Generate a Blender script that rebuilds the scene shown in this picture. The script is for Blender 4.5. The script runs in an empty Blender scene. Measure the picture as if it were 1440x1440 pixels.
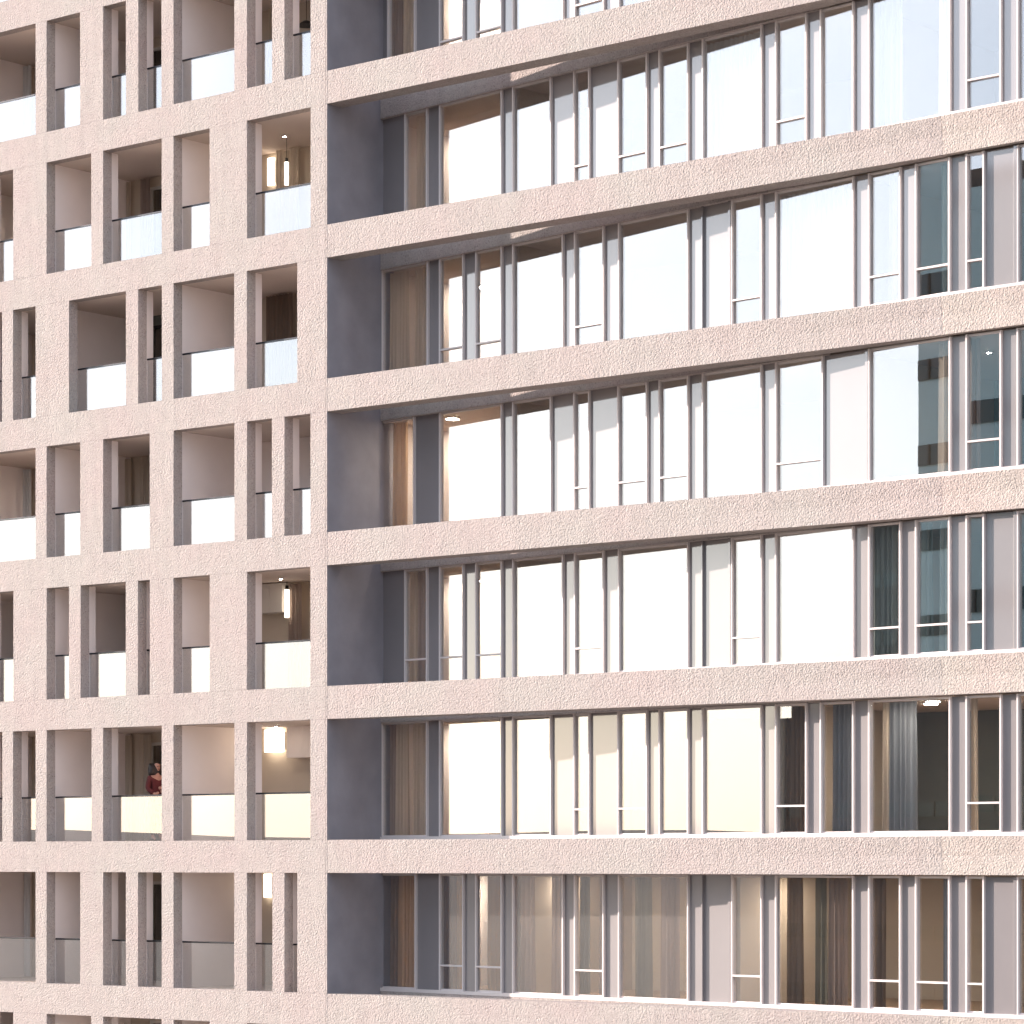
import bpy, bmesh, math, random
from mathutils import Vector
random.seed(7)
R = math.radians
SC = bpy.context.scene
COL = SC.collection

# ------------------------------------------------------------------ camera
# facade plane is y = 0, x runs along it to the right, the recess corner is x = 0
F_PX, PPX, HOR = 4445.0, 720.0, 1210.0
A = math.atan2(5340.0, 4445.0)
S_, C_ = math.sin(A), math.cos(A)
Z0, X0, CAM_Z = 66.0, -3.86, 25.0
CX = -(X0*S_ - Z0*C_)
CY = -(X0*C_ + Z0*S_)
cam = bpy.data.cameras.new('camera')
cam_o = bpy.data.objects.new('camera', cam)
COL.objects.link(cam_o)
cam_o.location = (CX, CY, CAM_Z)
cam_o.rotation_euler = (R(90), 0, math.pi/2 - A)
cam.lens = 36*F_PX/1440
cam.sensor_width = 36
cam.shift_y = (HOR-720)/1440
cam.clip_start, cam.clip_end = 1.0, 6000
SC.camera = cam_o

# ------------------------------------------------------------------ light
TO_SUN = Vector((-3.2, -1.0, 0.79)).normalized()
EL = math.asin(TO_SUN.z)
world = bpy.data.worlds.new('World')
SC.world = world
world.use_nodes = True
wn, wl = world.node_tree.nodes, world.node_tree.links
bg = wn['Background']
sky = wn.new('ShaderNodeTexSky')
sky.sky_type = 'NISHITA'
sky.sun_disc = False
sky.sun_elevation = EL
sky.sun_rotation = math.atan2(TO_SUN.x, TO_SUN.y)
sky.air_density, sky.dust_density, sky.ozone_density = 1.0, 1.2, 1.5
tc = wn.new('ShaderNodeTexCoord')
mp = wn.new('ShaderNodeMapping')
mp.inputs['Scale'].default_value = (1, 1, 4)
cl = wn.new('ShaderNodeTexNoise')
cl.inputs['Scale'].default_value = 2.2
cl.inputs['Detail'].default_value = 6
cl.inputs['Roughness'].default_value = .55
cr = wn.new('ShaderNodeMapRange')
cr.inputs['From Min'].default_value, cr.inputs['From Max'].default_value = .3, .7
cr.inputs['To Min'].default_value, cr.inputs['To Max'].default_value = .55, .8
mx = wn.new('ShaderNodeMix')
mx.data_type = 'RGBA'
mx.inputs['B'].default_value = (6.8, 7.7, 9.4, 1)        # thin white cirrus veil
wl.new(tc.outputs['Generated'], mp.inputs['Vector'])
wl.new(mp.outputs['Vector'], cl.inputs['Vector'])
wl.new(cl.outputs['Fac'], cr.inputs['Value'])
sp = wn.new('ShaderNodeSeparateXYZ'); hz = wn.new('ShaderNodeMapRange'); hm = wn.new('ShaderNodeMath'); hm.operation = 'MULTIPLY'
hz.inputs['From Min'].default_value, hz.inputs['From Max'].default_value = 0., .3
hz.inputs['To Min'].default_value, hz.inputs['To Max'].default_value = .34, 1.
wl.new(tc.outputs['Generated'], sp.inputs[0]); wl.new(sp.outputs['Z'], hz.inputs['Value'])
wl.new(cr.outputs['Result'], hm.inputs[0]); wl.new(hz.outputs['Result'], hm.inputs[1])
wl.new(hm.outputs[0], mx.inputs['Factor'])
wl.new(sky.outputs['Color'], mx.inputs['A'])
# forward-scattered brightness of the thin cloud round the sun
dt = wn.new('ShaderNodeVectorMath'); dt.operation = 'DOT_PRODUCT'; dt.inputs[1].default_value = tuple(TO_SUN)
nrm = wn.new('ShaderNodeVectorMath'); nrm.operation = 'NORMALIZE'
mxm = wn.new('ShaderNodeMath'); mxm.operation = 'MAXIMUM'; mxm.inputs[1].default_value = 0
pw = wn.new('ShaderNodeMath'); pw.operation = 'POWER'; pw.inputs[1].default_value = 3.5
gl = wn.new('ShaderNodeVectorMath'); gl.operation = 'SCALE'; gl.inputs[0].default_value = (9.8, 10.3, 11.)
ad = wn.new('ShaderNodeVectorMath'); ad.operation = 'ADD'
wl.new(tc.outputs['Generated'], nrm.inputs[0]); wl.new(nrm.outputs[0], dt.inputs[0]); wl.new(dt.outputs['Value'], mxm.inputs[0])
wl.new(mxm.outputs[0], pw.inputs[0]); wl.new(pw.outputs[0], gl.inputs['Scale'])
wl.new(mx.outputs['Result'], ad.inputs[0]); wl.new(gl.outputs[0], ad.inputs[1])
wl.new(ad.outputs[0], bg.inputs['Color'])
bg.inputs['Strength'].default_value = 0.085

sun = bpy.data.lights.new('sun', 'SUN')
sun.energy = 4.5
sun.angle = R(0.6)
sun.color = (1.0, .865, .775)
sun_o = bpy.data.objects.new('sun', sun)
COL.objects.link(sun_o)
sun_o.location = (-60, -30, 70)
sun_o.rotation_euler = TO_SUN.to_track_quat('Z', 'Y').to_euler()

SC.view_settings.view_transform = 'Standard'
SC.view_settings.look = 'None'
SC.view_settings.gamma = 1
SC.view_settings.exposure = 1.34
SC.render.engine = 'CYCLES'
SC.cycles.max_bounces = 8
SC.cycles.transparent_max_bounces = 16
SC.cycles.sample_clamp_indirect = 8

FH, BH = 3.212, .693                             # storey height, band height
ZT0 = 25.431                                     # top of the band just under eye level

# ------------------------------------------------------------------ materials
def new_mat(name):
    m = bpy.data.materials.new(name)
    m.use_nodes = True
    return m, m.node_tree.nodes, m.node_tree.links, m.node_tree.nodes['Principled BSDF']

def simple(name, col, rough=.6, metal=0., noise=.08, nscale=3., spec=.4, bump=0., bscale=40.):
    m, n, l, p = new_mat(name)
    t = n.new('ShaderNodeTexCoord')
    nz = n.new('ShaderNodeTexNoise')
    nz.inputs['Scale'].default_value = nscale
    nz.inputs['Detail'].default_value = 5
    rg = n.new('ShaderNodeMapRange')
    rg.inputs['To Min'].default_value, rg.inputs['To Max'].default_value = 1-noise, 1+noise
    mm = n.new('ShaderNodeMix'); mm.data_type = 'RGBA'; mm.blend_type = 'MULTIPLY'
    mm.inputs['Factor'].default_value = 1
    mm.inputs['A'].default_value = (*col, 1)
    l.new(t.outputs['Object'], nz.inputs['Vector'])
    l.new(nz.outputs['Fac'], rg.inputs['Value'])
    l.new(rg.outputs['Result'], mm.inputs['B'])
    l.new(mm.outputs['Result'], p.inputs['Base Color'])
    p.inputs['Roughness'].default_value = rough
    p.inputs['Metallic'].default_value = metal
    p.inputs['Specular IOR Level'].default_value = spec
    if bump:
        b = n.new('ShaderNodeBump'); b.inputs['Strength'].default_value = bump
        b.inputs['Distance'].default_value = .01
        n2 = n.new('ShaderNodeTexNoise'); n2.inputs['Scale'].default_value = bscale
        l.new(t.outputs['Object'], n2.inputs['Vector'])
        l.new(n2.outputs['Fac'], b.inputs['Height']); l.new(b.outputs['Normal'], p.inputs['Normal'])
    return m

def concrete(name, base, bump=1., dist=.017):
    m, n, l, p = new_mat(name)
    t = n.new('ShaderNodeTexCoord')
    def noise(sc, det=4, ro=.55):
        q = n.new('ShaderNodeTexNoise'); q.inputs['Scale'].default_value = sc
        q.inputs['Detail'].default_value = det; q.inputs['Roughness'].default_value = ro
        l.new(t.outputs['Object'], q.inputs['Vector']); return q
    def rng(src, a, b, c, d):
        q = n.new('ShaderNodeMapRange')
        for k, v in zip(('From Min', 'From Max', 'To Min', 'To Max'), (a, b, c, d)):
            q.inputs[k].default_value = v
        l.new(src, q.inputs['Value']); return q.outputs['Result']
    def mul(a, b):
        q = n.new('ShaderNodeMath'); q.operation = 'MULTIPLY'; l.new(a, q.inputs[0]); l.new(b, q.inputs[1]); return q.outputs[0]
    def add(a, b, k):
        q = n.new('ShaderNodeMath'); q.operation = 'MULTIPLY_ADD'; l.new(b, q.inputs[0]); q.inputs[1].default_value = k
        l.new(a, q.inputs[2]); return q.outputs[0]
    big = noise(.55, 4, .6); mid = noise(3.5, 4, .6); fine = noise(27, 3, .65); grain = noise(75, 2, .5)
    # pinkish / cream drift
    mixc = n.new('ShaderNodeMix'); mixc.data_type = 'RGBA'
    mixc.inputs['A'].default_value = (base[0]*1.02, base[1]*.968, base[2]*.965, 1)
    mixc.inputs['B'].default_value = (base[0]*.99, base[1]*1.01, base[2]*.99, 1)
    l.new(rng(big.outputs['Fac'], .35, .65, 0, 1), mixc.inputs['Factor'])
    v = mul(rng(mid.outputs['Fac'], .3, .7, .95, 1.05), rng(fine.outputs['Fac'], .3, .7, .84, 1.14))
    # small open pores
    vo = n.new('ShaderNodeTexVoronoi'); vo.inputs['Scale'].default_value = 19
    l.new(t.outputs['Object'], vo.inputs['Vector'])
    pore = rng(vo.outputs['Distance'], .14, .30, 0., 1.)
    sel = rng(vo.outputs['Color'], .38, .5, 1., 0.)
    pm = n.new('ShaderNodeMath'); pm.operation = 'MAXIMUM'; l.new(pore, pm.inputs[0]); l.new(sel, pm.inputs[1])
    pr = rng(pm.outputs[0], 0, 1, .66, 1)
    v = mul(v, pr)
    # hairline casting joints where piers meet the bands
    sx = n.new('ShaderNodeSeparateXYZ'); l.new(t.outputs['Object'], sx.inputs[0])
    for off in (0., FH-BH):
        a1 = n.new('ShaderNodeMath'); a1.operation = 'ADD'; a1.inputs[1].default_value = -ZT0-off+FH*40+FH/2
        l.new(sx.outputs['Z'], a1.inputs[0])
        a2 = n.new('ShaderNodeMath'); a2.operation = 'MODULO'; a2.inputs[1].default_value = FH; l.new(a1.outputs[0], a2.inputs[0])
        a3 = n.new('ShaderNodeMath'); a3.operation = 'SUBTRACT'; a3.inputs[1].default_value = FH/2; l.new(a2.outputs[0], a3.inputs[0])
        a4 = n.new('ShaderNodeMath'); a4.operation = 'ABSOLUTE'; l.new(a3.outputs[0], a4.inputs[0])
        v = mul(v, rng(a4.outputs[0], .004, .010, .84, 1.))
    # faint vertical rain marks
    mpn = n.new('ShaderNodeMapping'); mpn.inputs['Scale'].default_value = (3.2, 3.2, .35)
    st = n.new('ShaderNodeTexNoise'); st.inputs['Scale'].default_value = 1.6; st.inputs['Detail'].default_value = 5
    l.new(t.outputs['Object'], mpn.inputs['Vector']); l.new(mpn.outputs['Vector'], st.inputs['Vector'])
    v = mul(v, rng(st.outputs['Fac'], .35, .7, 1.03, .955))
    mm = n.new('ShaderNodeMix'); mm.data_type = 'RGBA'; mm.blend_type = 'MULTIPLY'; mm.inputs['Factor'].default_value = 1
    l.new(mixc.outputs['Result'], mm.inputs['A']); l.new(v, mm.inputs['B'])
    l.new(mm.outputs['Result'], p.inputs['Base Color'])
    p.inputs['Roughness'].default_value = .9
    p.inputs['Specular IOR Level'].default_value = .2
    v2 = n.new('ShaderNodeTexVoronoi'); v2.inputs['Scale'].default_value = 26; v2.inputs['Randomness'].default_value = 1
    l.new(t.outputs['Object'], v2.inputs['Vector'])
    h = add(fine.outputs['Fac'], grain.outputs['Fac'], .55)
    h = add(h, v2.outputs['Distance'], -.7)
    h = add(h, pm.outputs[0], .35)
    b = n.new('ShaderNodeBump'); b.inputs['Strength'].default_value = bump; b.inputs['Distance'].default_value = dist
    l.new(h, b.inputs['Height']); l.new(b.outputs['Normal'], p.inputs['Normal'])
    return m

def glass(name, fac, tint, rough=.0, wav=.0):
    m, n, l, p = new_mat(name)
    n.remove(p)
    out = n['Material Output']
    g = n.new('ShaderNodeBsdfGlossy'); g.inputs['Roughness'].default_value = rough
    g.inputs['Color'].default_value = (.97, .98, 1, 1)
    tr = n.new('ShaderNodeBsdfTransparent'); tr.inputs['Color'].default_value = (*tint, 1)
    mixs = n.new('ShaderNodeMixShader')
    lw = n.new('ShaderNodeLayerWeight'); lw.inputs['Blend'].default_value = .5
    fr = n.new('ShaderNodeMath'); fr.operation = 'POWER'; fr.inputs[1].default_value = 5; l.new(lw.outputs['Facing'], fr.inputs[0])
    mr = n.new('ShaderNodeMath'); mr.operation = 'MULTIPLY_ADD'
    mr.inputs[1].default_value = 1-fac; mr.inputs[2].default_value = fac
    l.new(fr.outputs[0], mr.inputs[0]); l.new(mr.outputs[0], mixs.inputs[0])
    l.new(tr.outputs[0], mixs.inputs[1]); l.new(g.outputs[0], mixs.inputs[2]); l.new(mixs.outputs[0], out.inputs[0])
    if wav:
        t = n.new('ShaderNodeTexCoord'); q = n.new('ShaderNodeTexNoise'); q.inputs['Scale'].default_value = 1.1
        q.inputs['Detail'].default_value = 1
        b = n.new('ShaderNodeBump'); b.inputs['Distance'].default_value = wav; b.inputs['Strength'].default_value = 1
        l.new(t.outputs['Object'], q.inputs['Vector']); l.new(q.outputs['Fac'], b.inputs['Height'])
        l.new(b.outputs['Normal'], g.inputs['Normal'])
    return m

def enamel(name, col, fac):
    m = simple(name, col, .6, noise=.05, nscale=2)
    n, l = m.node_tree.nodes, m.node_tree.links
    g = n.new('ShaderNodeBsdfGlossy'); g.inputs['Roughness'].default_value = .05
    lw = n.new('ShaderNodeLayerWeight'); lw.inputs['Blend'].default_value = .5
    pw = n.new('ShaderNodeMath'); pw.operation = 'POWER'; pw.inputs[1].default_value = 5
    ma = n.new('ShaderNodeMath'); ma.operation = 'MULTIPLY_ADD'; ma.inputs[1].default_value = 1-fac; ma.inputs[2].default_value = fac
    ms = n.new('ShaderNodeMixShader')
    l.new(lw.outputs['Facing'], pw.inputs[0]); l.new(pw.outputs[0], ma.inputs[0]); l.new(ma.outputs[0], ms.inputs[0])
    l.new(n['Principled BSDF'].outputs[0], ms.inputs[1]); l.new(g.outputs[0], ms.inputs[2])
    l.new(ms.outputs[0], n['Material Output'].inputs[0])
    return m

def cloth(name, col, sheer=.45):
    m, n, l, p = new_mat(name)
    n.remove(p); out = n['Material Output']
    d = n.new('ShaderNodeBsdfDiffuse'); tr = n.new('ShaderNodeBsdfTranslucent')
    t = n.new('ShaderNodeTexCoord'); mpn = n.new('ShaderNodeMapping'); mpn.inputs['Scale'].default_value = (1, 1, .05)
    q = n.new('ShaderNodeTexNoise'); q.inputs['Scale'].default_value = 14; q.inputs['Detail'].default_value = 3
    rg = n.new('ShaderNodeMapRange'); rg.inputs['To Min'].default_value, rg.inputs['To Max'].default_value = .8, 1.15
    mm = n.new('ShaderNodeMix'); mm.data_type = 'RGBA'; mm.blend_type = 'MULTIPLY'; mm.inputs['Factor'].default_value = 1
    mm.inputs['A'].default_value = (*col, 1)
    l.new(t.outputs['Object'], mpn.inputs['Vector']); l.new(mpn.outputs['Vector'], q.inputs['Vector'])
    l.new(q.outputs['Fac'], rg.inputs['Value']); l.new(rg.outputs['Result'], mm.inputs['B'])
    for s in (d, tr): l.new(mm.outputs['Result'], s.inputs['Color'])
    ms = n.new('ShaderNodeMixShader'); ms.inputs[0].default_value = sheer
    l.new(d.outputs[0], ms.inputs[1]); l.new(tr.outputs[0], ms.inputs[2]); l.new(ms.outputs[0], out.inputs[0])
    return m

def emit(name, col, strength):
    m, n, l, p = new_mat(name)
    p.inputs['Base Color'].default_value = (.8, .8, .8, 1)
    p.inputs['Emission Color'].default_value = (*col, 1)
    p.inputs['Emission Strength'].default_value = strength
    return m

CB = (.452, .392, .364)
M = dict(
    conc=concrete('bush_hammered_concrete', CB),
    conc2=concrete('pale_bush_hammered_concrete', (.472, .406, .368)),
    plaster=simple('smooth_plaster', (.80, .715, .68), .85, noise=.06, nscale=1.5, bump=.15, bscale=25),
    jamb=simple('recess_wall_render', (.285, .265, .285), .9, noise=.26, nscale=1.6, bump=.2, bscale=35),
    soffit=simple('ceiling_plaster', (.60, .50, .44), .9, noise=.05, nscale=1.),
    panel=enamel('grey_enamelled_glass_panel', (.225, .20, .20), .15),
    fin=simple('pale_anodised_metal', (.66, .585, .56), .5, 0., noise=.04, nscale=4),
    rail=simple('dark_steel', (.05, .05, .055), .28, .85, noise=.1, nscale=5),
    glass=glass('coated_window_glass', .18, (.96, .965, .96), 0, 0),
    bglass=glass('balustrade_glass', .18, (.95, .955, .95), 0, 0),
    iglass=glass('clear_inner_glass', .04, (.88, .88, .86)),
    room=simple('warm_wall_paint', (.50, .42, .34), .9, noise=.04),
    room_dark=simple('dark_wall_paint', (.13, .14, .13), .9, noise=.06),
    room_teal=simple('blue_green_wall_paint', (.07, .21, .24), .8, noise=.06),
    floor=simple('oak_floor', (.30, .20, .13), .5, noise=.15, nscale=6),
    white=simple('white_lacquer', (.62, .58, .54), .45, noise=.03),
    wood=simple('walnut_wood', (.16, .10, .07), .5, noise=.2, nscale=8),
    lamp=emit('lit_lamp_shade', (1, .86, .68), 2.2),
    lampsoft=emit('lit_wall_lamp_shade', (1, .88, .72), 3.2),
    disc=emit('lit_ceiling_lamp', (1, .87, .72), 170),
    black=simple('black_metal', (.02, .02, .02), .4, .4),
    c_cream=cloth('cream_curtain', (.62, .53, .44)),
    c_white=cloth('white_curtain', (.78, .78, .78)),
    c_taupe=cloth('taupe_curtain', (.38, .30, .265)),
    c_brown=cloth('brown_curtain', (.23, .17, .135), .4),
    c_ochre=cloth('ochre_curtain', (.52, .35, .22)),
    c_olive=cloth('olive_curtain', (.22, .20, .16), .4),
    c_grey=cloth('slate_grey_curtain', (.27, .285, .315), .3),
    c_mint=cloth('grey_green_curtain', (.42, .47, .44)),
)

# ------------------------------------------------------------------ helpers
def kpx(px):
    return (px-PPX)/F_PX
def x_at(px, y=0.):
    """x on the wall plane y=const seen in column px of the photograph"""
    k = kpx(px); dy = y-CY
    return CX + dy*(k*S_-C_)/(S_+k*C_)

GA, GB, GX = 1.75, .17, 15.2
def gy(x):
    """depth of the glazing line behind the facade"""
    if x >= GX: return GB - .025*(x-GX)
    return GA + (GB-GA)*x/GX
def x_gl(px, off=0.):
    x = 5.
    for _ in range(30):
        x = x_at(px, gy(x)+off)
    return x

class MB:
    def __init__(s): s.v = []; s.f = []
    def prism(s, poly, z0, z1, ztop=None, caps=True):
        """vertical prism over an xy polygon (counter-clockwise)"""
        n = len(poly); b = len(s.v)
        s.v += [(x, y, z0) for x, y in poly] + [(x, y, z1) for x, y in (ztop or poly)]
        for i in range(n):
            j = (i+1) % n
            s.f.append((b+i, b+j, b+n+j, b+n+i))
        if caps:
            s.f.append(tuple(b+i for i in reversed(range(n)))); s.f.append(tuple(b+n+i for i in range(n)))
        return s
    def box(s, x0, x1, y0, y1, z0, z1):
        return s.prism([(x0, y0), (x1, y0), (x1, y1), (x0, y1)], z0, z1)
    def quad(s, a, b, c, d):
        k = len(s.v); s.v += [a, b, c, d]; s.f.append((k, k+1, k+2, k+3)); return s
    def tube(s, p, q, r, n=12, r2=None):
        p, q = Vector(p), Vector(q); d = (q-p).normalized()
        u = d.orthogonal().normalized(); w = d.cross(u); k = len(s.v); r2 = r if r2 is None else r2
        for c, rr in ((p, r), (q, r2)):
            for i in range(n):
                a = 2*math.pi*i/n
                s.v.append(tuple(c+u*math.cos(a)*rr+w*math.sin(a)*rr))
        for i in range(n):
            j = (i+1) % n; s.f.append((k+i, k+j, k+n+j, k+n+i))
        s.f.append(tuple(k+i for i in reversed(range(n)))); s.f.append(tuple(k+n+i for i in range(n)))
        return s
    def build(s, name, mat, parent=None, loc=(0, 0, 0), smooth=False):
        me = bpy.data.meshes.new(name)
        lv = Vector(loc)
        me.from_pydata([tuple(Vector(v)-lv) for v in s.v] if any(loc) else s.v, [], s.f)
        me.materials.append(mat)
        o = bpy.data.objects.new(name, me); COL.objects.link(o)
        if any(loc): o.location = loc
        if parent: o.parent = parent
        if smooth:
            for p in me.polygons: p.use_smooth = True
        return o

def fill(o):
    bm = bmesh.new(); bm.from_mesh(o.data); bmesh.ops.recalc_face_normals(bm, faces=bm.faces); bm.to_mesh(o.data); bm.free(); return o
def bev(o, w=.004, seg=2):
    md = o.modifiers.new('bevel', 'BEVEL'); md.width = w; md.segments = seg; md.limit_method = 'ANGLE'; md.angle_limit = R(40)
    return o
def empty(name, loc=(0, 0, 0)):
    o = bpy.data.objects.new(name, None); COL.objects.link(o); o.location = loc; o.empty_display_size = .5; return o
def tag(o, label, cat, group=None):
    o['label'] = label; o['category'] = cat
    if group: o['group'] = group
    return o
def struct(o): o['kind'] = 'structure'; return o

# ------------------------------------------------------------------ storeys
def zt(k): return ZT0 + FH*k                     # top of band k
def zb(k): return zt(k)-BH                       # underside of band k
KMIN, KMAX = -2, 7
GROUND = 0.

building = tag(empty('apartment_building', (0, 0, 0)),
    'pale pink rough concrete apartment block with punched loggias and long spandrel bands', 'building')

# ---- left wing: one sheet of cast concrete with punched openings
ROWS = {   # storey above band k -> openings in photograph columns
 6: [(-95, -60), (-40, 40), (65, 128), (145, 227), (244, 295), (347, 437)],
 5: [(-50, 50), (65.5, 112.5), (145, 177), (194.5, 227), (244, 329.5), (347.3, 382.6), (400, 436.7)],
 4: [(-70, -35), (-20, 18.5), (65.5, 128.3), (145, 227.3), (244, 294.7), (347.3, 436.7)],
 3: [(-60, -30), (-20, 2.8), (18.3, 50), (97, 177), (194.3, 227.6), (244, 329.3), (347.3, 418)],
 2: [(-50, 50), (65.5, 112.7), (145, 210.5), (244, 329.6), (347.3, 382.3), (400, 436.5)],
 1: [(-70, -35), (-20, 18.8), (65.5, 97), (113.3, 176.8), (194, 210.6), (244, 294.8), (347.3, 436.4)],
 0: [(-60, -30), (-20, 3.2), (18.3, 50), (65.5, 128.7), (145, 227.4), (244, 329.6), (347.3, 436.4)],
 -1: [(-50, 50), (65.5, 112.7), (145, 177), (194, 227.4), (244, 329.3), (347.3, 383), (400, 418)],
 -2: [(-70, -35), (-20, 18.5), (65.5, 128.3), (145, 227.3), (244, 294.7), (347.3, 436.7)],
}
XL = x_at(-110)
XE = -.053
TH = .26
OP = {k: [(x_at(a), x_at(b)) for a, b in v] for k, v in ROWS.items()}

def grid_mesh():
    xs = sorted({XL, XE} | {round(x, 5) for v in OP.values() for ab in v for x in ab})
    zs = [zb(KMIN)-.9, zt(KMIN)]
    for k in range(KMIN, KMAX): zs += [zb(k+1), zt(k+1)]
    zs = sorted(set(zs))
    nx, nz = len(xs)-1, len(zs)-1
    def solid(i, j):
        if i < 0 or j < 0 or i >= nx or j >= nz: return False
        zm = (zs[j]+zs[j+1])/2; xm = (xs[i]+xs[i+1])/2
        k = math.floor((zm-ZT0)/FH)
        if zt(k) < zm < zb(k+1) and k in OP:
            for a, b in OP[k]:
                if a < xm < b: return False
        return True
    bm = bmesh.new(); cache = {}
    def V(i, j, y):
        key = (i, j, y)
        if key not in cache: cache[key] = bm.verts.new((xs[i], TH if y else 0, zs[j]))
        return cache[key]
    for i in range(nx):
        for j in range(nz):
            if not solid(i, j): continue
            bm.faces.new((V(i, j, 0), V(i+1, j, 0), V(i+1, j+1, 0), V(i, j+1, 0)))
            bm.faces.new((V(i, j, 1), V(i, j+1, 1), V(i+1, j+1, 1), V(i+1, j, 1)))
            if not solid(i-1, j): bm.faces.new((V(i, j, 0), V(i, j+1, 0), V(i, j+1, 1), V(i, j, 1)))
            if not solid(i+1, j): bm.faces.new((V(i+1, j, 0), V(i+1, j, 1), V(i+1, j+1, 1), V(i+1, j+1, 0)))
            if not solid(i, j-1): bm.faces.new((V(i, j, 0), V(i, j, 1), V(i+1, j, 1), V(i+1, j, 0)))
            if not solid(i, j+1): bm.faces.new((V(i, j+1, 0), V(i+1, j+1, 0), V(i+1, j+1, 1), V(i, j+1, 1)))
    me = bpy.data.meshes.new('concrete_grid'); bm.to_mesh(me); bm.free(); me.materials.append(M['conc'])
    o = bpy.data.objects.new('concrete_grid', me); COL.objects.link(o); o.parent = building
    bev(o, .008, 2)
    return o
grid_mesh()

# jamb wall of the recess
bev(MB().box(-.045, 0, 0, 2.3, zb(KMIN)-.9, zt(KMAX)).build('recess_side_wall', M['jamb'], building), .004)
# thin front strip of rough concrete over the jamb end
MB().box(-.045, -.0005, -.0025, -.0003, zb(KMIN)-.9, zt(KMAX)).build('corner_strip', M['conc'], building)

# ---- right wing: free-standing spandrel bands
XR = 24.
XP = x_at(1325)
def band(k):
    z0, z1 = zb(k), zt(k)
    zm = z0 + .34
    xs = [0.0, 2.5, 5., x_at(880), x_at(960), x_at(1040), x_at(1120), x_at(1200), x_at(1270), XP-.001]
    def back(x): return max(.12, min(.46, gy(x)-.015))
    def lean(x):
        t = max(0., (x-x_at(880))/(XP-x_at(880))); return -.045*t
    m = MB(); rows = []
    for x in xs:
        rows.append([(x, 0, z0), (x, 0, zm), (x, lean(x), z1), (x, back(x), z1), (x, back(x), z0)])
    for r in rows: m.v += r
    for i in range(len(xs)-1):
        a, b = 5*i, 5*(i+1)
        for j in range(5):
            jn = (j+1) % 5
            m.f.append((a+j, b+j, b+jn, a+jn))
    m.f.append((4, 3, 2, 1, 0)); e = 5*(len(xs)-1); m.f.append((e, e+1, e+2, e+3, e+4))
    o = fill(m.build('spandrel_band', M['conc'], building)); bev(o, .007)
    m = MB(); fr = lambda x: -.034*(x-XP)
    for x in (XP, XR):
        f = fr(x); m.v += [(x, f, z0), (x, f, zm), (x, f-.045, z1), (x, f+.13, z1), (x, f+.13, z0)]
    for j in range(5):
        jn = (j+1) % 5; m.f.append((j, 5+j, 5+jn, jn))
    m.f += [(4, 3, 2, 1, 0), (5, 6, 7, 8, 9)]
    o = fill(m.build('spandrel_band', M['conc2'], building)); bev(o, .007)
for k in range(KMIN, KMAX+1): band(k)

# glazing-line slab edges with projecting rough fascia, floor and ceiling of the rooms
DEEP = 7.0
for k in range(KMIN, KMAX+1):
    z0, z1 = zb(k)-.02, zt(k)+.05
    m = MB(); poly = [(.002, gy(0)-.10), (11.3, gy(11.3)-.10), (12.3, .463), (12.3, gy(12.3)+.02), (11.3, gy(11.3)+.02), (.002, gy(.002)+.02)]
    m.prism(poly, z0, zt(k)+.002)
    bev(fill(m.build('slab_fascia', M['conc'], building)), .006)
    # floor slab behind the glass line
    sl = [(.002, gy(0)+.022), (GX, gy(GX)+.022+.08), (XR, gy(XR)+.11), (XR, DEEP), (.002, DEEP)]
    fill(MB().prism(sl, z0+.01, z1-.04).build('floor_slab', M['soffit'], building))
    # sill strip in front of the glass
    s2 = [(.003, gy(0)-.108), (GX, gy(GX)-.108), (XR, gy(XR)-.108), (XR, gy(XR)+.09), (GX, gy(GX)+.09), (.003, gy(0)+.09)]
    fill(MB().prism(s2, zt(k)+.003, z1+.022).build('window_sill', M['fin'], building))

# ---- windows and panels of the right wing
B_ROW = [('G', 539, 585), ('P', 587, 618), ('T', 622, 652), ('P', 654, 670), ('T', 673, 706), ('P', 708, 721), ('G', 725, 792),
         ('P', 794, 809), ('T', 812, 849), ('P', 851, 871), ('G', 874, 968), ('P', 970, 988), ('W', 991, 1029), ('T', 1033, 1071),
         ('P', 1073, 1091), ('G', 1095, 1200), ('P', 1202, 1222), ('T', 1226, 1266), ('P', 1269, 1289), ('T', 1292, 1335),
         ('P', 1338, 1360), ('T', 1363, 1383), ('W', 1386, 1431), ('G', 1435, 1540), ('P', 1543, 1565), ('T', 1568, 1612), ('P', 1615, 1640), ('G', 1643, 1740)]
A_ROW = [('P', 539, 570), ('G', 573, 601), ('P', 603, 618), ('G', 622, 706), ('P', 708, 721), ('G', 725, 775), ('P', 777, 808),
         ('T', 811, 829), ('P', 831, 870), ('T', 873, 910), ('P', 912, 929), ('T', 931, 968), ('P', 970, 988), ('G', 992, 1071),
         ('P', 1073, 1091), ('T', 1095, 1134), ('P', 1136, 1155), ('G', 1158, 1200), ('P', 1202, 1222), ('G', 1226, 1336),
         ('P', 1339, 1360), ('T', 1363, 1407), ('P', 1410, 1431), ('G', 1435, 1500), ('P', 1503, 1530), ('T', 1533, 1575), ('P', 1578, 1600), ('G', 1603, 1700)]
C_ROW = list(A_ROW)
def rep(row, frm, new):
    out = [r for r in row if not (r[1] >= frm[0] and r[2] <= frm[1])] + new
    return sorted(out, key=lambda r: r[1])
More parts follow.
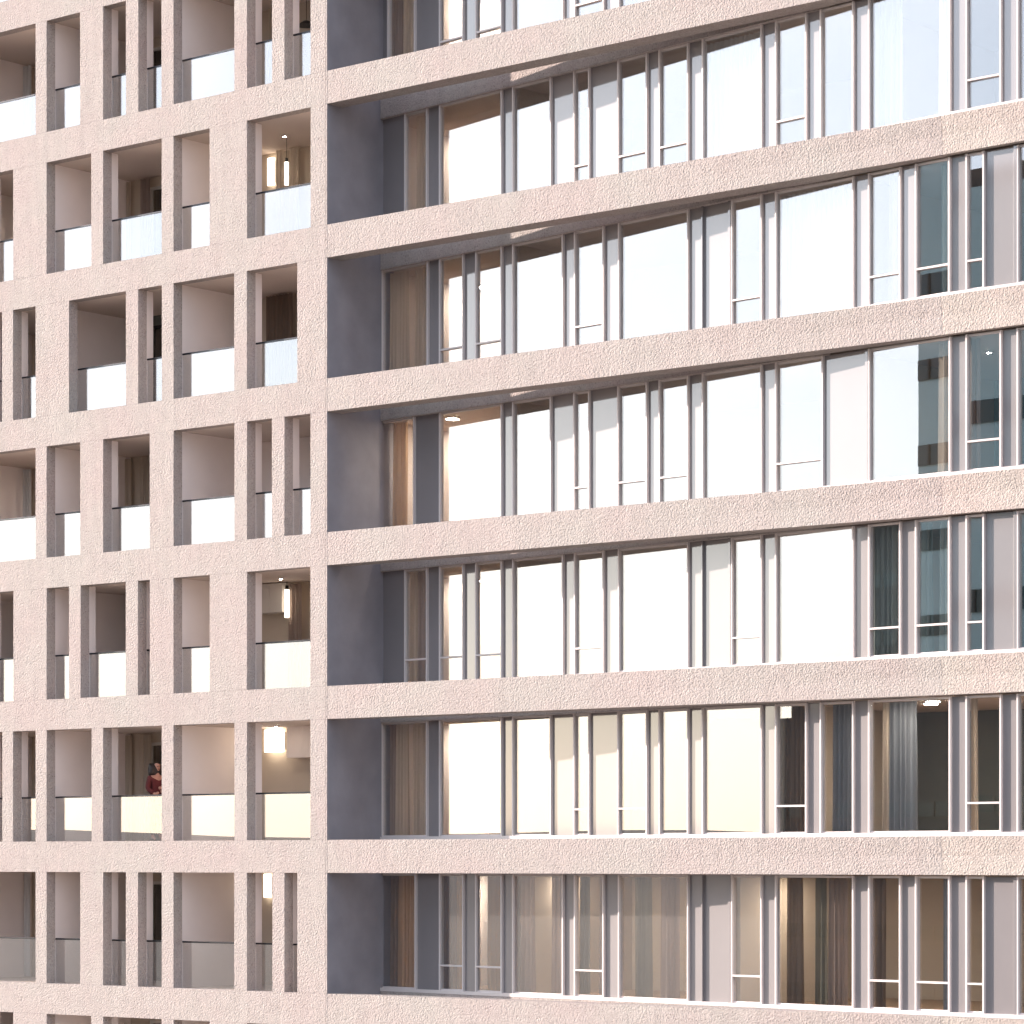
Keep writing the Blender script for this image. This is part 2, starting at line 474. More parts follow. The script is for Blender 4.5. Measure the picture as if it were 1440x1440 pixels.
ROWR = {
 7: B_ROW, 6: A_ROW,
 5: rep(B_ROW, (530, 590), [('P', 539, 546), ('G', 549, 584)]),
 4: A_ROW,
 3: rep(B_ROW, (530, 620), [('G', 540, 602), ('P', 604, 618)]),
 2: rep(rep(A_ROW, (530, 620), [('G', 539, 583), ('P', 585, 618)]), (1094, 1223), [('T', 1095, 1157), ('W', 1160, 1222)]),
 1: rep(B_ROW, (530, 620), [('P', 539, 570), ('T', 573, 601), ('P', 603, 618)]),
 0: rep(rep(A_ROW, (530, 620), [('G', 540, 601), ('P', 603, 618)]), (930, 969), [('G', 931, 968)]),
 -1: B_ROW, -2: A_ROW,
}
NL = Vector((-(GB-GA), GX)).normalized()     # unit normal pointing into the room on the slanted line
def dirn(x):
    if x >= GX-.02:
        d = Vector((1, -.025)).normalized()
    else:
        d = Vector((GX, GB-GA)).normalized()
    return d, Vector((-d.y, d.x))
def on(x, off):
    d, n = dirn(x); return Vector((x, gy(x))) + n*off
def lbox(m, xa, xb, o0, o1, z0, z1):
    """box running along the glazing line from xa to xb, o0..o1 in depth"""
    d, n = dirn((xa+xb)/2)
    a = Vector((xa, gy(xa))); b = Vector((xb, gy(xb)))
    p = [a+n*o0, b+n*o0, b+n*o1, a+n*o1]
    m.prism([tuple(q) for q in p], z0, z1)
FW, FD = .034, .058
OVER = .03
for k in sorted(ROWR):
    z0, z1 = zt(k)+.072, zb(k+1)-.021
    for kind, pa, pb in ROWR[k]:
        xa, xb = x_gl(pa), x_gl(pb)
        if xb > XR-.2: continue
        ga, gb = xa-.012, xb+.012          # clear edges; mullions sit outside them
        if kind in 'GT':
            m = MB()
            lbox(m, ga-FW, ga, -FD, .05, z0, z1); lbox(m, gb, gb+FW, -FD, .05, z0, z1)
            lbox(m, ga, gb, -.02, .05, z0, z0+.03); lbox(m, ga, gb, -.02, .05, z1-.04, z1)
            fr = fill(m.build('window', M['fin'], building))
            lo = z0+.03
            if kind == 'T':
                t = z0+.50
                m = MB(); lbox(m, ga, gb, -.055, .04, t, t+.035)
                fill(m.build('transom', M['fin'], fr))
                m = MB(); lbox(m, ga, gb, .0, .02, lo, t); fill(m.build('pane', M['glass'], fr)); lo = t+.035
            m = MB(); lbox(m, ga, gb, .0, .02, lo, z1-.04); fill(m.build('pane', M['glass'], fr))
        else:
            m = MB(); lbox(m, ga-.005, gb+.005, .0, .03, z0, z1)
            if kind in 'PW' and any(a[0] in 'PW' and 0 < a[1]-pb < 6 for a in ROWR[k]):
                lbox(m, gb, gb+FW, -FD, .03, z0, z1)
            if kind == 'W':
                lbox(m, gb-.06, gb+.004, -.06, -.0, z0, z1)
            bev(fill(m.build('metal_panel', M['panel'], building)), .003)

# ---- rooms behind the right glazing
rooms = {   # storey: list of (px from, px to, wall material)
 -1: [(545, 723, 'room'), (723, 1033, 'room'), (1033, 1440, 'room')],
 0: [(545, 723, 'room'), (723, 1093, 'room'), (1093, 1440, 'room_dark')],
 1: [(545, 723, 'room'), (723, 1202, 'room'), (1202, 1440, 'room_teal')],
 2: [(545, 723, 'room'), (723, 1202, 'room'), (1202, 1440, 'room_teal')],
 3: [(545, 723, 'room'), (723, 1202, 'room'), (1202, 1440, 'room_dark')],
 4: [(545, 723, 'room'), (723, 1202, 'room'), (1202, 1440, 'room')],
 5: [(545, 723, 'room'), (723, 1202, 'room'), (1202, 1440, 'room')],
}
for k, rs in rooms.items():
    z0, z1 = zt(k)+.01, zb(k+1)-.01
    for i, (pa, pb, mat) in enumerate(rs):
        xa = x_gl(pa) if i else .0; xb = x_gl(pb) if pb < 1440 else XR-.3
        m = MB()
        m.box(xa+.06, xb-.06, 5.2, 5.3, z0, z1)
        m.box(xb-.055, xb+.05, gy(xb)+.12, 5.3, z0, z1)
        m.build('room_wall', M[mat], building)
        m = MB(); m.box(xa+.06, xb-.06, gy(xa)+.13, 5.19, z0, z0+.014)
        m.build('room_floor', M['floor'], building)
# end wall and roof
fill(MB().prism([(XR, 0), (XR+.3, 0), (XR+.3, 9), (XR, 9)], GROUND, zt(KMAX)).build('end_wall', M['conc'], building))
MB().box(XL, XR+.3, DEEP, DEEP+.3, zb(KMIN)-.9, zt(KMAX)+.6).build('rear_wall', M['plaster'], building)
MB().box(XL, XR, .52, DEEP, zt(KMAX)+.002+.06, zt(KMAX)+.4).build('roof', M['plaster'], building)
MB().box(XL, XR, .02, 9, GROUND, zb(KMIN)-.902).build('base_storeys', M['conc'], building)
MB().box(XL-.3, XL-.002, 0, 9, GROUND, zt(KMAX)).build('end_wall', M['conc'], building)

# ---- loggias of the left wing
PW1, PW2 = x_at(77.5, TH), x_at(256, TH)         # faces of the party walls
PW0 = x_at(-62, TH)
YB = 2.6
for k in range(KMIN, KMAX+1):
    MB().box(XL+.001, -.06, TH+.002, DEEP, zb(k)+.0005, zt(k)-.0005).build('floor_slab', M['soffit'], building)
for k in ROWS:
    z0, z1 = zt(k), zb(k+1)
    for pw in (PW0, PW1, PW2):
        MB().box(pw-.22, pw, TH+.003, DEEP, z0, z1).build('partition_wall', M['plaster'], building)
    # smooth inner lining of the piers
    o = OP[k]
    for (a, b), (c, d) in zip(o[:-1], o[1:]):
        lo, hi = b+.004, c-.004
        for pw in (PW0, PW1, PW2):
            if lo < pw+.001 < hi+.12: hi = min(hi, pw-.24)
        if hi-lo > .05: MB().box(lo, hi, TH+.003, TH+.2, z0+.001, z1-.001).build('pier_lining', M['plaster'], building)
    MB().box(o[-1][1]+.004, -.06, TH+.003, DEEP, z0+.001, z1-.001).build('pier_lining', M['plaster'], building)
    # glass balustrades with dark rail
    for i, (a, b) in enumerate(o):
        if b < x_at(-60): continue
        p = MB().box(a+.004, b-.004, TH+.012, TH+.026, z0+.012, z0+.985).build('balustrade', M['bglass'], building)
        bev(MB().box(a-.0, b+.0, TH+.003, TH+.045, z0+.982, z0+1.02).build('handrail', M['rail'], p), .004)

# back walls of the loggias with a wide door each
BAYS = [('west', PW0, PW1-.22), ('middle', PW1, PW2-.22), ('east', PW2, -.06)]
TONES = {6: ('room', 'room', 'room'), 5: ('room', 'room', 'room'), 4: ('room', 'room', 'room'), 3: ('room', 'room_dark', 'room'),
         2: ('room', 'room', 'room_dark'), 1: ('room', 'room_dark', 'room'), 0: ('room', 'room', 'room'), -1: ('room', 'room', 'room'), -2: ('room', 'room', 'room')}
for k in ROWS:
    z0, z1 = zt(k)+.002, zb(k+1)-.002
    for i, (nm, xa, xb) in enumerate(BAYS):
        tone = TONES[k][i]
        w = xb-xa
        da, db = xa+w*.16, xa+w*.52
        if nm == 'east': da, db = xa+.04, xa+.14
        m = MB()
        if nm != 'east':
            m.box(xa, da, YB, YB+.2, z0, z1); m.box(db, xb, YB, YB+.2, z0, z1); m.box(da, db, YB, YB+.2, z1-.22, z1)
            m.build('loggia_back_wall', M['room' if tone == 'room' else 'room_dark'], building)
            f = MB()
            f.box(da, da+.06, YB+.03, YB+.1, z0, z1-.22); f.box(db-.06, db, YB+.03, YB+.1, z0, z1-.22)
            mid = (da+db)/2; f.box(mid-.04, mid+.04, YB+.03, YB+.1, z0, z1-.22)
            f.box(da+.06, mid-.04, YB+.03, YB+.1, z1-.29, z1-.22); f.box(mid+.04, db-.06, YB+.03, YB+.1, z1-.29, z1-.22)
            d = f.build('loggia_door', M['white' if tone == 'room' else 'rail'], building)
            MB().box(da+.06, mid-.04, YB+.06, YB+.075, z0, z1-.29).build('pane', M['iglass'], d)
            MB().box(mid+.04, db-.06, YB+.06, YB+.075, z0, z1-.29).build('pane', M['iglass'], d)
            MB().box(xa, xb, YB+2.4, YB+2.5, z0, z1).build('room_wall', M[tone], building)
        else:
            m.box(xa, xb-.3, YB, YB+.2, z0, z1).build('loggia_back_wall', M[tone if tone == 'room' else 'plaster'], building)

# ------------------------------------------------------------------ things in the rooms
STOREY = {5: 'top glazed storey, cut by the picture edge', 4: 'sixth storey up', 3: 'fifth storey up', 2: 'fourth storey up',
          1: 'third storey up', 0: 'second storey up', -1: 'lowest full storey'}
def curtain(k, pa, pb, mat, label, off=.22, gather=.12, amp=.05, group='curtains behind the glazing'):
    xa, xb = x_gl(pa, off), x_gl(pb, off)
    z0, z1 = zt(k)+.09, zb(k+1)-.06
    d, nn = dirn((xa+xb)/2)
    L = xb-xa; n = max(14, int(L/.014)); m = MB(); ph = random.random()*6
    nz = 6
    for j in range(nz+1):
        zf = j/nz
        for i in range(n+1):
            t = i/n; x = xa+L*t
            a = amp*(.75+.5*(1-zf))*(math.sin(2*math.pi*x/gather+ph+.6*math.sin(3*x)+.25*zf)+.35*math.sin(2*math.pi*x/(gather*.43)+zf))
            p = Vector((x, gy(x)))+nn*(off+a)
            m.v.append((p.x, p.y, z0+(z1-z0)*zf))
    for j in range(nz):
        for i in range(n):
            a = j*(n+1)+i; m.f.append((a, a+1, a+n+2, a+n+1))
    c = Vector(((xa+xb)/2, gy((xa+xb)/2)+off, z0))
    o = m.build('curtain', M[mat], None, tuple(c), True)
    tag(o, label, 'curtain', group)
    return o

CUR = [
 (-1, 540, 561, 'c_brown', 'dark brown curtain just beside the recess side wall, lowest full storey'),
 (-1, 562, 587, 'c_ochre', 'glowing ochre curtain in the first window of the lowest full storey'),
 (-1, 622, 640, 'c_brown', 'brown curtain in the narrow shaded window left of the orange strip, lowest full storey'),
 (-1, 641, 655, 'c_ochre', 'thin ochre curtain in the first transom window, lowest full storey'),
 (-1, 686, 709, 'c_ochre', 'orange ochre curtain in the second shaded transom window, lowest full storey'),
 (-1, 726, 752, 'c_taupe', 'gathered taupe curtain at the left of the first sunlit window, lowest storey'),
 (-1, 774, 795, 'c_taupe', 'narrow taupe curtain at the right of the first sunlit window, lowest storey'),
 (-1, 814, 828, 'c_olive', 'dull olive curtain left in the first sunlit transom window, lowest storey'),
 (-1, 843, 853, 'c_taupe', 'slim taupe curtain right in the first sunlit transom window, lowest storey'),
 (-1, 892, 913, 'c_olive', 'dark olive curtain in the wide window with striped curtains, lowest storey'),
 (-1, 927, 953, 'c_taupe', 'pinkish taupe curtain in the wide window with striped curtains, lowest storey'),
 (-1, 1106, 1128, 'c_brown', 'brown curtain left in the widest window of the lowest full storey'),
 (-1, 1147, 1163, 'c_olive', 'thin grey olive curtain in the middle of the widest lowest window'),
 (-1, 1164, 1190, 'c_taupe', 'light taupe curtain right in the widest window of the lowest storey'),
 (-1, 1227, 1244, 'c_brown', 'brown curtain beside the dark gap in a lowest storey transom window'),
 (-1, 1325, 1338, 'c_grey', 'grey curtain at the right edge of the plain window, lowest storey'),
 (0, 541, 556, 'c_taupe', 'taupe curtain next to the recess wall, second storey up'),
 (0, 557, 573, 'c_cream', 'cream curtain panel in the first shaded window, second storey up'),
 (0, 581, 604, 'c_cream', 'cream curtain right in the first shaded window, second storey up'),
 (0, 1104, 1136, 'c_brown', 'plain brown curtain in the first dark transom window, second storey up'),
 (0, 1172, 1203, 'c_grey', 'slate curtain in the narrow window under a pale reflection, second storey up'),
 (0, 1238, 1247, 'c_cream', 'thin cream curtain edge beside the slate curtain, widest dark window'),
 (0, 1248, 1290, 'c_grey', 'long slate grey pleated curtain in the wide dark window with ceiling lights'),
 (0, 1364, 1374, 'c_cream', 'thin cream curtain in the dark transom window near the right edge, second storey'),
 (1, 576, 586, 'c_cream', 'cream curtain in the shaded transom window, third storey up'),
 (1, 588, 604, 'c_taupe', 'taupe curtain in the shaded transom window, third storey up'),
 (1, 1228, 1262, 'c_mint', 'grey green curtain in the first blue green transom window, third storey'),
 (1, 1293, 1312, 'c_mint', 'grey green curtain left in the second blue green transom window, third storey'),
 (1, 1320, 1338, 'c_mint', 'grey green curtain right in the second blue green transom window, third storey'),
 (2, 553, 572, 'c_ochre', 'orange brown curtain in the first shaded window, fourth storey up'),
 (2, 1320, 1338, 'c_cream', 'cream pleated curtain beside the deep blue green opening, fourth storey'),
 (2, 1364, 1378, 'c_taupe', 'taupe curtain in the transom window right of the blue green one, fourth storey'),
 (3, 541, 573, 'c_cream', 'wide cream curtain beside the recess wall, fifth storey up'),
 (3, 582, 604, 'c_cream', 'narrow cream curtain in the first shaded window, fifth storey up'),
 (3, 1096, 1202, 'c_white', 'full width white curtain in the wide bright window, fifth storey up'),
 (3, 1250, 1262, 'c_cream', 'thin cream curtain at the edge of the bright reflection, fifth storey'),
 (3, 1322, 1338, 'c_mint', 'grey green curtain in the second dark transom window, fifth storey'),
 (4, 584, 604, 'c_cream', 'cream curtain in the slim shaded window, sixth storey up'),
 (4, 993, 1072, 'c_white', 'full width white curtain in the bright middle window, sixth storey up'),
 (4, 1228, 1268, 'c_white', 'white curtain at the left of the widest bluish window, sixth storey'),
 (4, 1322, 1340, 'c_white', 'white curtain at the right of the widest bluish window, sixth storey'),
 (5, 551, 566, 'c_taupe', 'taupe curtain beside the recess wall in the top cut off storey'),
 (5, 567, 587, 'c_cream', 'cream curtain beside the recess wall in the top cut off storey'),
]
for c in CUR: curtain(*c)

def lit_disc(x, y, z, label, r=.13):
    e = tag(empty('ceiling_lamp', (x, y, z)), label, 'ceiling lamp', 'lit ceiling lamps in the rooms')
    a = MB().tube((x, y, z-.03), (x, y, z), r+.02, 24).build('housing', M['white'], e); a.location = -Vector((x, y, z))
    b = MB().tube((x, y, z-.036), (x, y, z-.031), r, 24).build('diffuser', M['disc'], e); b.location = -Vector((x, y, z))
ZC = lambda k: zb(k+1)-.012
lit_disc(x_gl(1312, .9), gy(x_gl(1312, .9))+.9, ZC(0), 'lit round ceiling lamp in the wide dark window, the upper brighter of two')
lit_disc(x_gl(1309, 1.6), gy(x_gl(1309, 1.6))+1.6, ZC(0), 'lit round ceiling lamp in the wide dark window, the lower smaller of two')
lit_disc(x_gl(636, .7), gy(x_gl(636, .7))+.7, ZC(2), 'lit ceiling lamp at the top of the first bright window, fourth storey')
x = x_gl(1391, 1.8); lit_disc(x, gy(x)+1.8, ZC(2), 'lit ceiling lamp in the transom window near the right edge, fourth storey', .04)
for k, txt in ((-1, 'lowest full storey'), (0, 'second storey up'), (1, 'third storey up'), (2, 'fourth storey up'), (3, 'fifth storey up'), (4, 'sixth storey up'), (5, 'top cut off storey')):
    lit_disc(.4, 4.5, ZC(k), 'warm lit ceiling lamp behind the curtains beside the recess wall, '+txt, .115)
for px, nm in ((800, 'first sunlit windows'), (960, 'wide striped window'), (1150, 'widest window'), (1340, 'windows near the right edge')):  # unseen lamps added to brighten these sunlit rooms
    x = x_gl(px, 1.6); lit_disc(x, gy(x)+1.6, ZC(-1), 'warm ceiling lamp added to brighten the lowest full storey, behind the '+nm, .12)

# loggia lamps and cupboards
def pendant(px, y, k, ztop, h, r, label):
    x = x_at(px, y); z1 = zb(k+1)-.004
    e = tag(empty('pendant_lamp', (x, y, z1)), label, 'pendant lamp')
    def P(m, n, mat):
        o = m.build(n, M[mat], e); o.location = -Vector((x, y, z1)); return o
    P(MB().tube((x, y, ztop+.08), (x, y, z1), .006, 8), 'cord', 'black')
    P(MB().tube((x, y, ztop), (x, y, ztop+.09), r*.95, 16, r*.6), 'cap', 'black')
    P(MB().tube((x, y, ztop-h), (x, y, ztop-.002), r, 20), 'shade', 'lamp')
def zrow(py, px, y):
    """height seen at (px,py) on plane y"""
    x = x_at(px, y); Z = -(x-CX)*C_+(y-CY)*S_
    return CAM_Z+(HOR-py)/F_PX*Z
pendant(403, 1.7, 4, zrow(228, 403, 1.7), .5, .045, 'slim lit tube pendant with a black cap, hanging in the sixth storey corner loggia')
pendant(403.5, 2.2, 1, zrow(829, 403, 2.2), .62, .05, 'slim lit tube pendant between cupboard and curtain, third storey corner loggia')
def wall_lamp(px0, px1, py0, py1, k, label, y=YB-.02):
    xa, xb = x_at(px0, y), x_at(px1, y); z1, z0 = zrow(py0, px0, y), zrow(py1, px0, y)
    e = tag(empty('wall_lamp', ((xa+xb)/2, YB, z0)), label, 'wall lamp')
    lo = -Vector(e.location)
    o = MB().box(xa+.03, xb-.03, YB-.05, YB-.001, z0+.05, z1-.05).build('mount', M['white'], e); o.location = lo
    m = MB(); c = ((xa+xb)/2); rr = (xb-xa)/2
    m.tube((c, YB-.06-rr*.5, z0), (c, YB-.06-rr*.5, z1), rr*.98, 28)
    o = m.build('shade', M['lamp'], e, smooth=False); o.location = lo
    for v in o.data.vertices: v.co.y = YB-.055-(YB-.055-v.co.y)*.45
wall_lamp(377, 403, 1027, 1058, 0, 'big glowing drum wall lamp in the corner loggia, second storey up')
wall_lamp(374, 384, 1229, 1262, -1, 'slim glowing wall lamp in the corner loggia of the lowest full storey')
wall_lamp(379, 389, 224, 262, 4, 'slim lit wall lamp beside the pendant in the sixth storey corner loggia')
def cupboard(px0, px1, py0, py1, mat, label):
    y = YB-.38; xa, xb = x_at(px0, y), x_at(px1, y); z1, z0 = zrow(py0, px0, y), zrow(py1, px0, y)
    e = tag(empty('wall_cupboard', ((xa+xb)/2, YB, z0)), label, 'cupboard'); lo = -Vector(e.location)
    o = bev(MB().box(xa, xb, y+.02, YB-.001, z0, z1).build('carcass', M[mat], e), .003); o.location = lo
    mid = (xa+xb)/2
    for a, b in ((xa+.004, mid-.003), (mid+.003, xb-.004)):
        o = bev(MB().box(a, b, y, y+.0195, z0+.004, z1-.004).build('door', M[mat], e), .002); o.location = lo
cupboard(403, 447, 1021, 1066, 'plaster', 'taupe wall cupboard right of the glowing drum lamp, corner loggia')
cupboard(361, 397, 822, 863, 'white', 'pale wall cupboard left of the lit tube pendant, third storey corner loggia')
def lcurtain(px0, px1, y, k, mat, label):
    xa, xb = x_at(px0, y), x_at(px1, y); z0, z1 = zt(k)+.02, zb(k+1)-.05
    m = MB(); n = max(12, int((xb-xa)/.015)); ph = random.random()*6
    for j in (0, 1):
        for i in range(n+1):
            x = xa+(xb-xa)*i/n; m.v.append((x, y+.03*math.sin(2*math.pi*x/.10+ph)+.01*math.sin(x*97), z1 if j else z0))
    for i in range(n): m.f.append((i, i+1, n+2+i, n+1+i))
    o = m.build('curtain', M[mat], None, ((xa+xb)/2, y, z0), True)
    tag(o, label, 'curtain', 'curtains in the loggias')
lcurtain(405, 423, 2.3, 1, 'c_taupe', 'taupe pleated curtain right of the tube pendant, third storey corner loggia')
lcurtain(388, 398, 2.3, 4, 'c_cream', 'cream curtain strip left of the tube pendant, sixth storey corner loggia')
lcurtain(408, 421, 2.3, 4, 'c_cream', 'cream curtain strip right of the tube pendant, sixth storey corner loggia')
lcurtain(375, 410, 2.3, 3, 'c_brown', 'dark brown curtain in the corner loggia of the fifth storey')
lcurtain(378, 394, 2.4, 5, 'c_cream', 'cream curtain behind the paired narrow openings of the top cut off storey')
for k, t in ((5, 'top cut off storey'), (2, 'fourth storey up'), (-1, 'lowest full storey')):
    lcurtain(33, 43, 2.3, k, 'c_white', 'pale curtain strip behind the opening at the left picture edge, '+t)
for k, t in ((4, 'sixth storey'), (2, 'fourth storey'), (0, 'second storey, left of the person')):
    lcurtain(168, 184, 2.45, k, 'c_cream', 'cream curtain left behind the middle loggia door, '+t)
    lcurtain(197, 212, 2.45, k, 'c_taupe' if k == 4 else 'c_cream', 'second curtain right behind the middle loggia door, '+t)
lcurtain(178, 205, 2.4, 1, 'c_brown', 'dark brown curtain behind the loggia door of the third storey')
# warm lamps inside the loggias
for k, px, t in ((5, -6, 'top cut off storey'), (2, -8, 'fourth storey'), (-1, -6, 'lowest full storey')):
    y = 1.9; x = x_at(px, y); lit_disc(x, y, zb(k+1)-.001, 'warm lit ceiling lamp in the loggia at the left picture edge, '+t, .10)
for k, px, t in ((4, 400, 'sixth storey corner loggia'), (1, 395, 'third storey corner loggia'), (0, 388, 'second storey corner loggia')):
    y = 1.5; x = x_at(px, y); lit_disc(x, y, zb(k+1)-.001, 'small lit ceiling lamp under the soffit of the '+t, .03)

for k, t in ((4, 'sixth storey'), (2, 'fourth storey'), (0, 'second storey')):  # unseen lamps added behind the doors so the curtains glow
    x = x_at(195, 3.7); lit_disc(x, 3.7, zb(k+1)-.001, 'warm ceiling lamp added to light the curtains at the middle loggia door, '+t, .11)
# dark round lamp of the top right loggia opening
x = x_at(431, 1.6); z = zrow(33, 431, 1.6)
e = tag(empty('pendant_lamp', (x, 1.6, zb(6))), 'black dish pendant in the narrow top storey opening next to the recess', 'pendant lamp')
o = MB().tube((x, 1.6, z), (x, 1.6, zb(6)), .006, 8).build('cord', M['black'], e); o.location = -Vector(e.location)
o = MB().tube((x, 1.6, z-.05), (x, 1.6, z+.05), .22, 28, .07).build('shade', M['black'], e); o.location = -Vector(e.location)

# ------------------------------------------------------------------ person at the balustrade
M['skin'] = simple('skin', (.36, .18, .13), .6, noise=.05)
M['coat'] = simple('dark_red_wool', (.085, .012, .012), .85, noise=.3, nscale=14)
M['hair'] = simple('dark_brown_hair', (.020, .012, .010), .6, noise=.4, nscale=30)
M['trousers'] = simple('dark_trousers', (.03, .012, .014), .85, noise=.2, nscale=12)
def skin_body(name, verts, edges, mat, parent=None, loc=(0, 0, 0), sub=2, rot=0):
    me = bpy.data.meshes.new(name); me.from_pydata([v[:3] for v in verts], edges, [])
    o = bpy.data.objects.new(name, me); COL.objects.link(o)
    sk = o.modifiers.new('skin', 'SKIN'); sk.use_smooth_shade = True
    for i, v in enumerate(verts):
        r = v[3]; r2 = v[4] if len(v) > 4 else r
        me.skin_vertices[0].data[i].radius = (r, r2)
    me.skin_vertices[0].data[0].use_root = True
    s = o.modifiers.new('sub', 'SUBSURF'); s.levels = s.render_levels = sub
    dg = bpy.context.evaluated_depsgraph_get(); dg.update()
    em = bpy.data.meshes.new_from_object(o.evaluated_get(dg))
    o.modifiers.clear(); o.data = em; em.materials.clear(); em.materials.append(mat)
    for p in em.polygons: p.use_smooth = True
    o.location = loc; o.rotation_euler = (0, 0, rot)
    if parent: o.parent = parent
    return o
px_, py_ = x_at(220.5, .62), .62
# local frame: faces -y (out over the rail), turned right; left hand raised to the chest
pv = [(0, 0, .98, .15, .11), (0, .0, 1.16, .125, .095), (0, .01, 1.34, .15, .10), (0, .01, 1.46, .07, .065), (0, -.005, 1.53, .052, .052),
      (0, -.01, 1.60, .068, .078), (0, -.012, 1.68, .074, .088), (0, -.008, 1.735, .05, .06),
      (-.17, .01, 1.42, .055), (-.215, .03, 1.16, .045), (-.14, -.14, 1.03, .036), (-.06, -.2, 1.08, .028),
      (.17, .01, 1.42, .055), (.23, -.01, 1.16, .045), (.13, -.17, 1.12, .036), (.03, -.23, 1.17, .028),
      (-.09, 0, .88, .09), (-.10, -.01, .50, .062), (-.10, .02, .10, .042), (-.10, -.10, .035, .035, .03),
      (.09, 0, .88, .09), (.10, .01, .50, .062), (.10, .03, .10, .042), (.10, -.09, .035, .035, .03)]
pe = [(0, 1), (1, 2), (2, 3), (3, 4), (4, 5), (5, 6), (6, 7), (2, 8), (8, 9), (9, 10), (10, 11), (2, 12), (12, 13), (13, 14), (14, 15),
      (0, 16), (16, 17), (17, 18), (18, 19), (0, 20), (20, 21), (21, 22), (22, 23)]
person = skin_body('person', pv, pe, M['skin'], None, (px_, py_, zt(0)+.0), 2, R(78))
tag(person, 'person in dark red coat with full dark hair, at the rail half behind a pier', 'person')
cv = [(0, .01, 1.44, .085, .07), (0, .01, 1.36, .175, .12), (0, .005, 1.16, .15, .115), (0, 0, .96, .18, .14), (0, 0, .66, .21, .16),
      (-.18, .01, 1.40, .07), (-.225, .03, 1.16, .062), (-.15, -.13, 1.04, .05), (.18, .01, 1.40, .07), (.24, -.01, 1.16, .062), (.15, -.15, 1.12, .05)]
ce = [(0, 1), (1, 2), (2, 3), (3, 4), (1, 5), (5, 6), (6, 7), (1, 8), (8, 9), (9, 10)]
skin_body('coat', cv, ce, M['coat'], person)
hv = [(0, .02, 1.73, .13, .14), (0, .06, 1.65, .17, .16), (0, .08, 1.52, .18, .15), (0, .10, 1.38, .15, .12), (-.11, .01, 1.62, .08), (.11, .01, 1.62, .08), (-.13, .03, 1.46, .07), (.13, .03, 1.46, .07)]
skin_body('hair', hv, [(0, 1), (1, 2), (2, 3), (1, 4), (1, 5), (4, 6), (5, 7)], M['hair'], person)
skin_body('trousers', [(0, 0, .94, .15, .12), (-.09, 0, .86, .10), (-.10, -.01, .5, .075), (-.10, .02, .12, .06), (.09, 0, .86, .10), (.10, .01, .5, .075), (.10, .03, .12, .06)],
          [(0, 1), (1, 2), (2, 3), (0, 4), (4, 5), (5, 6)], M['trousers'], person)
for s, bx, by, bz, dx in ((-1, -.055, -.205, 1.085, 1), (1, .025, -.235, 1.175, -1)):
    hvs = [(bx, by, bz, .030, .016), (bx+dx*.05, by-.015, bz+.005, .034, .014)]; hes = [(0, 1)]
    for i in range(4):
        oz = .024-.016*i; ln = (.030, .036, .033, .026)[i]; b = len(hvs)
        hvs += [(bx+dx*.075, by-.02, bz+oz, .0095), (bx+dx*(.075+ln), by-.012, bz+oz-.004, .009), (bx+dx*(.07+ln*1.5), by+.014, bz+oz-.008, .008)]
        hes += [(1, b), (b, b+1), (b+1, b+2)]
    b = len(hvs); hvs += [(bx+dx*.03, by-.01, bz+.035, .011), (bx+dx*.06, by-.012, bz+.052, .009)]; hes += [(0, b), (b, b+1)]
    skin_body('hand', hvs, hes, M['skin'], person, sub=1)
m = MB()
for s in (-1, 1):
    m.tube((.03*s, -.098, 1.655), (.03*s, -.086, 1.655), .011, 10)
m.build('eyes', M['hair'], person)
skin_body('nose', [(0, -.085, 1.66, .009), (0, -.108, 1.625, .014)], [(0, 1)], M['skin'], person, sub=1)
skin_body('mouth', [(-.02, -.086, 1.592, .006), (.02, -.086, 1.592, .006)], [(0, 1)], M['coat'], person, sub=1)

# ------------------------------------------------------------------ surroundings (seen in the reflections)
def grid_sheet(name, mat, size, z):
    return struct(MB().box(-size, size, -size, size, z-.5, z).build(name, mat))
M['grass'] = simple('dry_grass', (.06, .046, .035), .95, noise=.35, nscale=.08)
M['asphalt'] = simple('asphalt', (.055, .052, .05), .9, noise=.15, nscale=.7)
M['pave'] = simple('paving', (.28, .25, .22), .9, noise=.1, nscale=.5)
M['hill'] = simple('hazy_wooded_hill', (.075, .062, .052), .95, noise=.3, nscale=.01)
M['tealwall'] = simple('blue_green_cladding', (.55, .68, .67), .35, .2, noise=.15, nscale=.3)
M['darkwall'] = simple('dark_cladding', (.055, .05, .048), .6, noise=.15, nscale=.4)
M['oglass'] = simple('dark_window_glass', (.03, .05, .055), .08, 0, noise=.2, nscale=.2, spec=.8)
grid_sheet('ground', M['grass'], 3000, GROUND-.02)
struct(MB().box(-900, 900, -44, -32, GROUND-.3, GROUND+.004).build('road', M['asphalt']))
struct(MB().box(-900, 900, -31.7, -.4, GROUND-.3, GROUND+.13).build('pavement', M['pave']))
struct(MB().box(-900, 900, -50, -44.3, GROUND-.3, GROUND+.13).build('pavement', M['pave']))
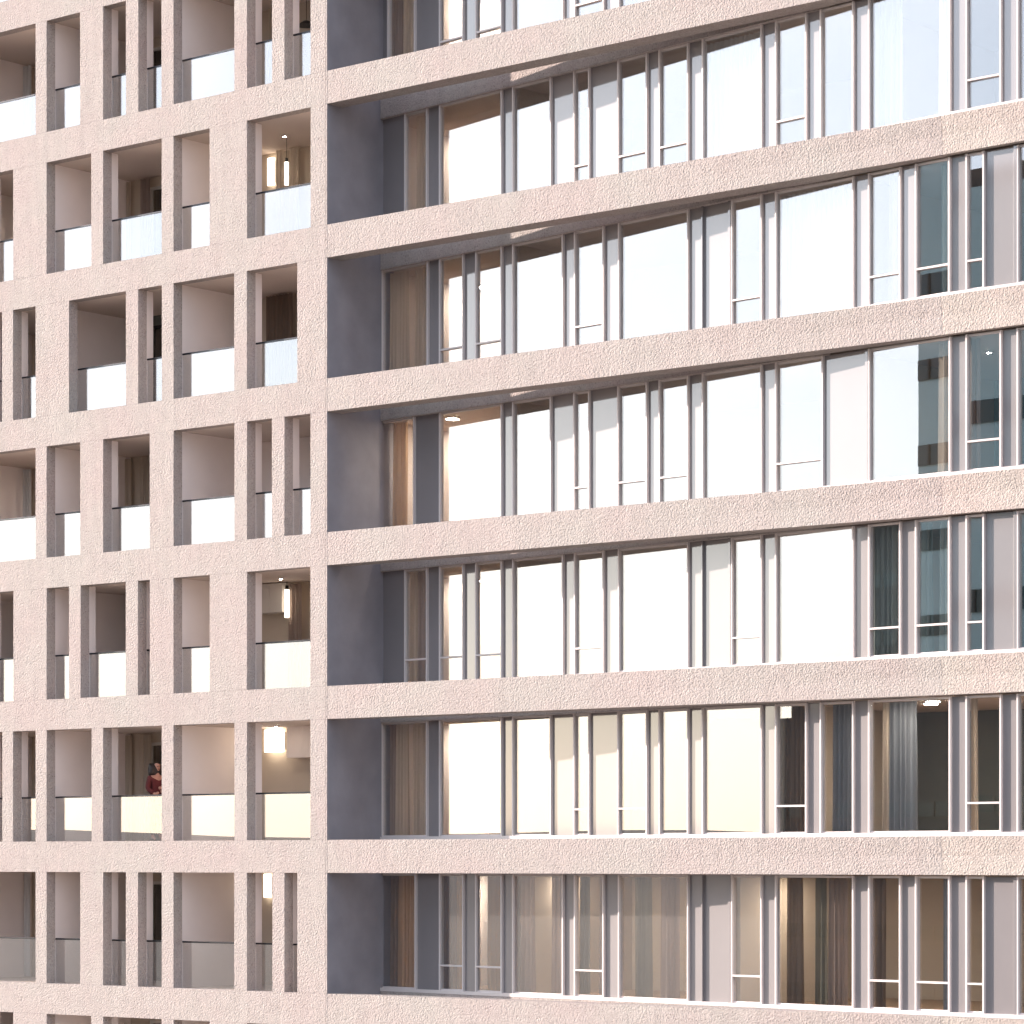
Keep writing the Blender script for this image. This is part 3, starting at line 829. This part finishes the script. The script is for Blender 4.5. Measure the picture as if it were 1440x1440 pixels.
def block(name, x0, x1, y0, y1, h, wall, label, step=3.4, bw=2.6):
    e = tag(empty(name, ((x0+x1)/2, (y0+y1)/2, GROUND)), label, 'building'); lo = -Vector(e.location)
    o = MB().box(x0, x1, y0, y1, GROUND, h).build('wall', M[wall], e); o.location = lo
    o = MB().box(x0+.6, x1-.6, y0+.6, y1-.6, h, h+1.1).build('roof', M['darkwall'], e); o.location = lo
    nz = int((h-4)/step)
    for j in range(nz):
        z = 3.6+j*step
        o = MB().box(x0+.04, x1-.04, y1+.005, y1+.09, z, z+step*.24).build('window_band', M['oglass'], e); o.location = lo
        mm = MB(); x = x0+.9
        while x < x1-.9:
            mm.box(x, x+.12, y1+.0905, y1+.19, z, z+step*.24); x += bw/2
        o = mm.build('mullions', M['darkwall'], o, smooth=False)
Ht = CAM_Z
block('office_building', -73.8, -61, -112, -90, Ht+40.5, 'tealwall', 'tall blue green office block across the road, mirrored in the right hand windows', 4.9, 5.6)
block('office_building', -60.9, -26, -111, -90.1, Ht+35, 'tealwall', 'lower blue green office block joined to the tall one, across the road', 4.9, 5.6)
block('office_building', -79.4, -73.9, -110, -90.5, Ht+20.5, 'darkwall', 'narrow dark wing beside the tall blue green office block')
block('apartment_house', -82.4, -79.5, -108, -91, Ht+10.5, 'darkwall', 'low dark house left of the narrow dark wing, across the road')
block('shop_building', -79.3, -26, -89.6, -84, Ht+8.2, 'darkwall', 'long low dark building in front of the blue green office block')
# low hills on the horizon, all round
m = MB(); n = 240; RR = 1700
for i in range(n):
    a = 2*math.pi*i/n
    h = CAM_Z+RR*math.tan(R(.42+.16*math.sin(a*5+.4)+.08*math.sin(a*17)+.05*math.sin(a*41)))
    for r, z in ((RR*.8, GROUND-.03), (RR, h*.8), (RR*1.06, h), (RR*1.2, GROUND-.03)):
        m.v.append((r*math.cos(a), r*math.sin(a), z))
for i in range(n):
    j = (i+1) % n
    for t in range(3): m.f.append((4*i+t, 4*i+t+1, 4*j+t+1, 4*j+t))
struct(fill(m.build('hills', M['hill'], smooth=True)))
